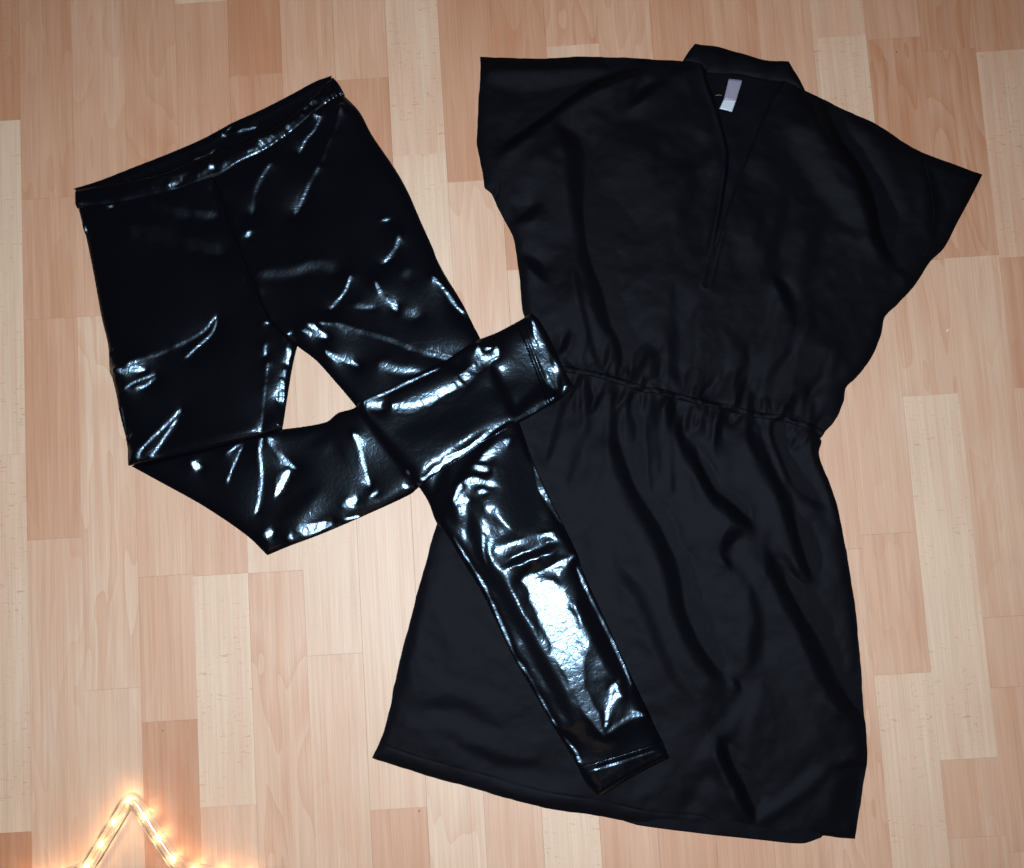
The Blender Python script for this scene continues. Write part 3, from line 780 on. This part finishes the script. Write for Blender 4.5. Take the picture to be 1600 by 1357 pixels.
sup = np.where(d_in, HDs, 0.0)
support = blur(np.maximum(sup, 0), 3.0)
support = np.maximum(support, blur(sup, 1.2)) 
# seam groove between the two legs
sg = line_dist(catmull(W(seam_c, ZL), False, 0.004)[0], False, 0.006)[0]
# the thigh rides up over the folded lower leg along the fold line
fd = line_dist(catmull(W(FOLD, ZL), False, 0.004)[0], False, 0.05)[0]
base_b = support + 0.0042 * np.exp(-(fd / 0.018) ** 2)
HB = relief(base_b + hb0, BS, 0.020, 0.05, 330, b_in)
HB = np.maximum(blur(HB, 0.5), base_b * 0.6 + 0.0012)
HB = np.where(d_in, np.maximum(HB, HDs + 0.0014), HB)
HB -= 0.0010 * np.exp(-(sg / 0.0016) ** 2)

SHIN = [(201,728),(243,751),(315,791),(384,838),(415,868),(446,855),(499,835),(562,808),(640,772),(653,761),(681,741),(719,715),(750,694),(781,677),(828,651),(872,626),(897,605),(881,576),(859,529),(844,504),(830,490),
        (809,501),(775,519),(750,529),(719,547),(694,563),(656,582),(609,607),(562,629),(552,637),(527,644),(518,651),(509,658),(477,665),(440,670),(425,660),(380,672),(310,690),(240,706)]
spoly, _ = catmull(W(SHIN, ZL + .004), True, 0.006)
s_in = inside(spoly, XX, YY)
s_dist = line_dist(spoly, True, 0.03)[0]
hs0 = 0.0012 + 0.0048 * (1 - np.exp(-s_dist / 0.006)) + 0.0006 * smooth_noise(0.02, 33)
SS = [
 S([(299,722),(307,728),(315,730)], 8), S([(382,688),(371,697),(354,710)], 4, .8), S([(379,697),(365,729),(358,748)], 3.5, .7), S([(358,744),(356,753)], 6), S([(412,679),(407,704),(409,741),(406,772),(399,805)], 4.5),
 S([(418,682),(431,704),(452,726),(464,733)], 5, .8), S([(452,732),(437,760),(430,775)], 7, .5, 0, .03), S([(552,676),(562,697),(568,726),(577,760)], 4.5), S([(537,790),(548,784),(562,778)], 7, 1, 14), S([(576,777),(590,769)], 4),
 S([(452,841),(477,830),(493,822),(518,816)], 6.5, 1, 15), S([(537,813),(562,806)], 3.5), S([(415,837),(427,831)], 7), S([(632,760),(637,762)], 6), S([(636,735),(640,742)], 4, .7),
 S([(569,630),(609,613),(641,597),(687,576)], 3.5, .8), S([(572,631),(603,635),(637,635),(662,630),(687,619),(703,610),(725,593),(747,569),(772,557)], 6.5, 1, 20),
 S([(747,541),(750,557),(759,563),(775,557),(777,541)], 4.5), S([(755,548),(768,545)], 5), S([(831,501),(837,519),(850,551),(859,579),(872,610)], 3.5, .8), S([(822,529),(837,560),(859,597),(869,613)], 4, .4, 0, .04),
 S([(656,753),(681,735),(706,716),(731,704),(750,688),(778,673),(812,654),(837,640),(869,620)], 3.2, 1),
 D([(620,680),(700,660),(760,630),(810,600)], 18, .3, .07), D([(690,690),(740,665),(800,640)], 14, .3, .06), D([(480,700),(520,680),(540,720)], 12, .3, .06), D([(500,760),(450,800),(430,815)], 10, .35, .06),
]
right_half = XX > W([(470, 600)], ZL)[0][0]
sup2 = np.maximum(sup, np.where(b_in & right_half & (fd > 0.03), HB, 0.0))
support2 = np.maximum(blur(sup2, 3.0), np.where(blur(sup2, 3.0) > 0, blur(sup2, 1.3), 0))
# low where it passes beneath the thigh
under = inside(W([(190,735),(440,671),(452,600),(180,640)], ZL), XX, YY)
HS = relief(support2 + hs0, SS, 0.020, 0.05, 330, s_in)
HS = np.maximum(blur(HS, 0.5), support2 + 0.0010)
HS = np.maximum(HS, sup2 + 0.0012)
HS = HS * np.where(blur(under.astype(float), 1.2) > 0, 1 - 0.75 * blur(under.astype(float), 2.0), 1)

lp = W([(330, 480)])[0]
leggings = empty('wet_look_leggings', (lp[0], lp[1], 0.0), 'shiny black wet look leggings with one leg folded across the other', 'leggings')
zb = lambda x, y: samp(HB, x, y)
zs = lambda x, y: samp(HS, x, y)
RC_LINE = [(903,1197),(941,1186),(987,1172),(1034,1156)]
left_leg = SEAM[:5] + seam_c + INNER_L[1:] + FOLD[1:] + LEFT_EDGE[1:-1] 
right_leg = [(330,278)] + SEAM[5:] + RIGHT_EDGE[1:-1][:-1] + [(1025,1140),(1034,1156)] + RC_LINE[::-1][1:] + INNER_R[2:][1:] + seam_c[::-1][1:-1]
right_leg = [(333,279)] + SEAM[5:] + RIGHT_EDGE[1:-1] + RC_LINE[::-1] + INNER_R[3:] + seam_c[::-1][1:-1]
sheet('leg', left_leg, zb, MAT_LEG, leggings, drop=0.0045, z=ZL)
sheet('leg', right_leg, zb, MAT_LEG, leggings, drop=0.0045, z=ZL)
# cuff of the straight leg: turned hem, two stitch rows
cuff1 = RC_LINE + [(1045,1184),(991,1212),(934,1246),(912,1218)]
c1d = line_dist(catmull(W(RC_LINE, ZL), False, 0.004)[0], False, 0.02)[0]
c1e = line_dist(W([(1045,1184),(991,1212),(934,1246)], ZL), False, 0.02)[0]
zc1 = HB + 0.0006 - 0.0007 * np.exp(-((c1d - 0.006) / 0.0016) ** 2) + 0.0010 * np.exp(-((c1e - 0.006) / 0.004) ** 2) + smooth_noise(0.006, 41) * 0.00025
sheet('cuff', cuff1, lambda x, y: samp(zc1, x, y), MAT_LEG, leggings, drop=0.0045, z=ZL)
SC_LINE = [(806,503),(818,530),(834,570),(850,612),(856,635)]
shin_main = [p for p in SHIN[:15]] + SC_LINE[::-1] + SHIN[22:]
ol = sheet('lower_leg', shin_main, zs, MAT_LEG, leggings, drop=0.0045, z=ZL + .004)
ol['label'] = 'lower leg folded back across the straight leg'
cuff2 = SC_LINE + [(872,626),(897,605),(881,576),(859,529),(844,504),(830,490)]
c2d = line_dist(catmull(W(SC_LINE, ZL+.004), False, 0.004)[0], False, 0.02)[0]
zc2 = HS + 0.0006 - 0.0006 * np.exp(-((c2d - 0.005) / 0.0016) ** 2) + smooth_noise(0.006, 42) * 0.00025
sheet('cuff', cuff2, lambda x, y: samp(zc2, x, y), MAT_LEG, leggings, drop=0.0045, z=ZL + .004)

# waistband: elastic in a casing, gathered into fine ribs, with the inside of the back showing above it
band = TOP_FRONT + [(530,134),(538,148)] + SEAM[::-1][1:] 
bd = line_dist(catmull(W(SEAM, ZL), False, 0.004)[0], False, 0.05)
bt = line_dist(catmull(W(TOP_FRONT, ZL), False, 0.004)[0], False, 0.05)[0]
u_ = bd[3]
ribs = np.sin(u_ / 0.0018 + 1.6 * smooth_noise(0.010, 51)) * np.clip(smooth_noise(0.022, 52) * 0.8 + 0.35, 0, 1.2) * (0.00030 + 0.00035 * np.clip((u_ - 0.20) / 0.1, 0, 1))
hw0 = 0.0052 + 0.0022 * np.exp(-((bd[0] - 0.011) / 0.010) ** 2)
WS = [S([(471,160),(478,174)], 3.2), S([(481,153),(489,166)], 4), S([(456,166),(461,178)], 3, .7), S([(510,128),(514,139)], 3.2), S([(503,133),(506,142)], 2.5, .7), S([(405,217),(411,224),(417,226)], 6), S([(262,291),(280,285)], 6, 1, 7), S([(238,283),(280,277),(300,268)], 7, .03, 0, .03), S([(327,256),(331,262),(336,265)], 4),
      S([(316,272),(318,270)], 3), S([(388,238),(393,235)], 5), S([(345,215),(356,222)], 4, .8)]
WS += [S([(121,321),(174,316),(230,303),(274,294),(330,273),(349,266),(377,249),(411,233),(449,208),(486,177),(524,146)], 2.4, .5)]
sl_px, _ = catmull(np.array(SEAM, float), False, 2.0)
jj = 6
while jj < len(sl_px) - 4:
    t_ = sl_px[jj + 2] - sl_px[jj - 2]; t_ /= np.linalg.norm(t_); n_ = np.array([t_[1], -t_[0]])
    fr = jj / len(sl_px)
    if random.random() < (0.35 if fr < 0.55 else 0.95):
        a_ = random.uniform(4, 8); b__ = a_ + random.uniform(5, 13)
        WS.append(S([tuple(sl_px[jj] + n_ * a_), tuple(sl_px[jj] + n_ * b__ + t_ * 1.5)], random.uniform(2.2, 3.4), random.choice([.03, .05, .08, .15, .5])))
    jj += random.randint(3, 6)
HW = relief(hw0, WS, 0.010, 0.06, 200, bd[0] < 0.045)
HW = blur(HW, 0.6) + ribs
HW = 0.001 + np.maximum(HW - 0.001, 0.001) * (1 - 0.45 * np.exp(-(bt / 0.0025) ** 2)) - 0.0016 * np.exp(-(bd[0] / 0.0016) ** 2)
sheet('waistband', band, lambda x, y: samp(HW, x, y), MAT_LEG, leggings, drop=0.0035, z=ZL)
back = TOP_BACK + [(512,128),(480,160),(450,190),(410,214),(370,232),(330,247),(290,262),(240,280),(190,291),(140,300)]
kd = line_dist(catmull(W(TOP_BACK, ZL), False, 0.004)[0], False, 0.04)
zk = 0.0026 + 0.0012 * np.exp(-((kd[0] - 0.006) / 0.006) ** 2) + np.sin(kd[3] / 0.0021 + 1.5 * smooth_noise(0.01, 61)) * 0.00022 * np.clip(smooth_noise(0.03, 62) + .5, 0, 1.5)
BKS = [S([(300,250),(325,241),(334,232)], 2.5, .6), S([(345,207),(352,214)], 3), S([(352,205),(362,196)], 3, .6), S([(370,205),(400,197)], 4, .5)]
zk = relief(zk, BKS, 0.008, 0.06, 120, kd[0] < 0.035)
sheet('back_waistband', back, lambda x, y: samp(zk, x, y), MAT_LEG, leggings, floor_z=0.0003, z=ZL)

# ------------------------------------------------------------------ star shaped rope light
m_tube, nt, b = new_mat('clear_pvc_tube')
tr = N(nt, 'ShaderNodeBsdfTransparent'); tr.inputs['Color'].default_value = (1.0, 0.97, 0.93, 1)
gl = N(nt, 'ShaderNodeBsdfGlossy'); gl.inputs['Roughness'].default_value = 0.12
lw = N(nt, 'ShaderNodeFresnel'); lw.inputs['IOR'].default_value = 1.45
ms = N(nt, 'ShaderNodeMixShader')
nt.links.new(math_node(nt, 'ADD', lw.outputs[0], 0.03), ms.inputs[0]); nt.links.new(tr.outputs[0], ms.inputs[1]); nt.links.new(gl.outputs[0], ms.inputs[2])
df = N(nt, 'ShaderNodeBsdfDiffuse'); df.inputs['Color'].default_value = (0.85, 0.82, 0.8, 1)
tl = N(nt, 'ShaderNodeBsdfTranslucent'); tl.inputs['Color'].default_value = (0.9, 0.85, 0.8, 1)
m2 = N(nt, 'ShaderNodeMixShader'); nt.links.new(df.outputs[0], m2.inputs[1]); nt.links.new(tl.outputs[0], m2.inputs[2])
m3 = N(nt, 'ShaderNodeMixShader'); m3.inputs[0].default_value = 0.22; nt.links.new(ms.outputs[0], m3.inputs[1]); nt.links.new(m2.outputs[0], m3.inputs[2])
nt.links.new(m3.outputs[0], nt.nodes['Material Output'].inputs['Surface'])
m_bulb, nt, b = new_mat('glowing_bulb')
b.inputs['Base Color'].default_value = (1, .8, .5, 1)
b.inputs['Emission Color'].default_value = (1.0, 0.64, 0.29, 1)
b.inputs['Emission Strength'].default_value = 82.0
m_wire = plain('dark_frame_wire', (0.08, 0.07, 0.07), 0.4)
m_core = plain('copper_core', (0.30, 0.16, 0.08), 0.35)

tip = W([(203, 1243)], 0.012)[0]; inr = W([(266, 1360)], 0.012)[0]; inl = W([(142, 1364)], 0.012)[0]
axis = (tip - (inr + inl) / 2); axis /= np.linalg.norm(axis)
# a fat five pointed outline: inner radius 0.585 of the outer
edge_len = np.linalg.norm(tip - inr)
R_O = edge_len / math.sqrt(1 + .585**2 - 2 * .585 * math.cos(math.radians(36)))
cen = tip - axis * R_O
a0 = math.atan2(axis[1], axis[0])
sv = []
for i in range(10):
    r = R_O if i % 2 == 0 else R_O * .585
    an = a0 - i * math.radians(36)
    sv.append(np.array([cen[0] + r * math.cos(an), cen[1] + r * math.sin(an)]))
path = []
for i in range(10):          # corners rounded as a bent tube is
    p0, p1, p2 = sv[i - 1], sv[i], sv[(i + 1) % 10]
    d1 = (p0 - p1) / np.linalg.norm(p0 - p1); d2 = (p2 - p1) / np.linalg.norm(p2 - p1)
    rr = 0.012 if i % 2 == 0 else 0.012
    A, B2 = p1 + d1 * rr, p1 + d2 * rr
    for t in np.linspace(0, 1, 9):
        path.append((1-t)**2 * A + 2*t*(1-t) * p1 + t*t * B2)
ZT = 0.0100
star = empty('star_light', (cen[0], cen[1], 0.0), 'lit star shaped rope light of clear tube with glowing warm bulbs on the floor', 'light')
# resample
pp = np.array(path + [path[0]]); sl = np.concatenate([[0], np.cumsum(np.linalg.norm(np.diff(pp, axis=0), axis=1))])
def at_len(s):
    s = s % sl[-1]
    return np.array([np.interp(s, sl, pp[:, 0]), np.interp(s, sl, pp[:, 1])])
dense = [at_len(s) for s in np.arange(0, sl[-1], 0.0025)]
tb = tube('clear_tube', [(p[0], p[1], ZT) for p in dense], 0.0082, m_tube, star, 14, True)
tube('core_wire', [(p[0], p[1], ZT - 0.0022) for p in dense], 0.0006, m_core, star, 6, True)
# welded frame wire inside the outline
ins = []
for i, p in enumerate(dense):
    t = dense[(i + 1) % len(dense)] - dense[i - 1]; t = t / np.linalg.norm(t)
    ins.append((p[0] + t[1] * 0.0072, p[1] - t[0] * 0.0072, 0.0045))
tube('frame_wire', ins, 0.0011, m_wire, star, 6, True)
bm = bmesh.new(); bmesh.ops.create_uvsphere(bm, u_segments=10, v_segments=7, radius=1.0)
bme = bpy.data.meshes.new('bulb'); bm.to_mesh(bme); bm.free(); bme.materials.append(m_bulb)
bme.polygons.foreach_set('use_smooth', np.ones(len(bme.polygons), bool))
s0 = 0.006
nb_bulbs = int(sl[-1] / 0.028)
for i in range(nb_bulbs):
    s = s0 + i * sl[-1] / nb_bulbs
    p, p2 = at_len(s), at_len(s + 0.002)
    o = bpy.data.objects.new('bulb', bme); scene.collection.objects.link(o)
    o.parent = star
    o.location = (p[0] - cen[0], p[1] - cen[1], ZT)
    o.scale = (0.0036, 0.0020, 0.0020)
    o.rotation_euler = (0, 0, math.atan2(p2[1] - p[1], p2[0] - p[0]))

# ------------------------------------------------------------------ crumbs on the floor
def crumb(name, px, size, mat, label):
    p = W([px], 0.0)[0]
    bm = bmesh.new(); bmesh.ops.create_icosphere(bm, subdivisions=2, radius=1.0)
    for v in bm.verts:
        v.co *= random.uniform(0.7, 1.15); v.co = Vector((v.co.x * size[0], v.co.y * size[1], v.co.z * size[2]))
    me = bpy.data.meshes.new(name); bm.to_mesh(me); bm.free(); me.materials.append(mat)
    o = bpy.data.objects.new(name, me); scene.collection.objects.link(o)
    o.location = (p[0], p[1], size[2] * 0.9); o.rotation_euler = (0, 0, 0.7)
    tag(o, label, 'crumb')
m_white = plain('white_crumb', (0.75, 0.75, 0.72), 0.6)
m_dark = plain('dark_speck', (0.03, 0.02, 0.02), 0.7)
crumb('crumb', (1480.5, 516.5), (0.0022, 0.0012, 0.0009), m_white, 'tiny white crumb on the floor beside the dress bodice')
crumb('speck', (655, 1267.5), (0.0012, 0.0006, 0.0005), m_dark, 'tiny dark speck on the floor just below the dress hem')
crumb('speck', (1401, 82), (0.0008, 0.0008, 0.0005), m_dark, 'tiny dark speck on the floor above the right sleeve')
crumb('speck', (254.5, 1142), (0.0009, 0.0006, 0.0005), m_dark, 'tiny dark speck on the floor between leggings and star light')
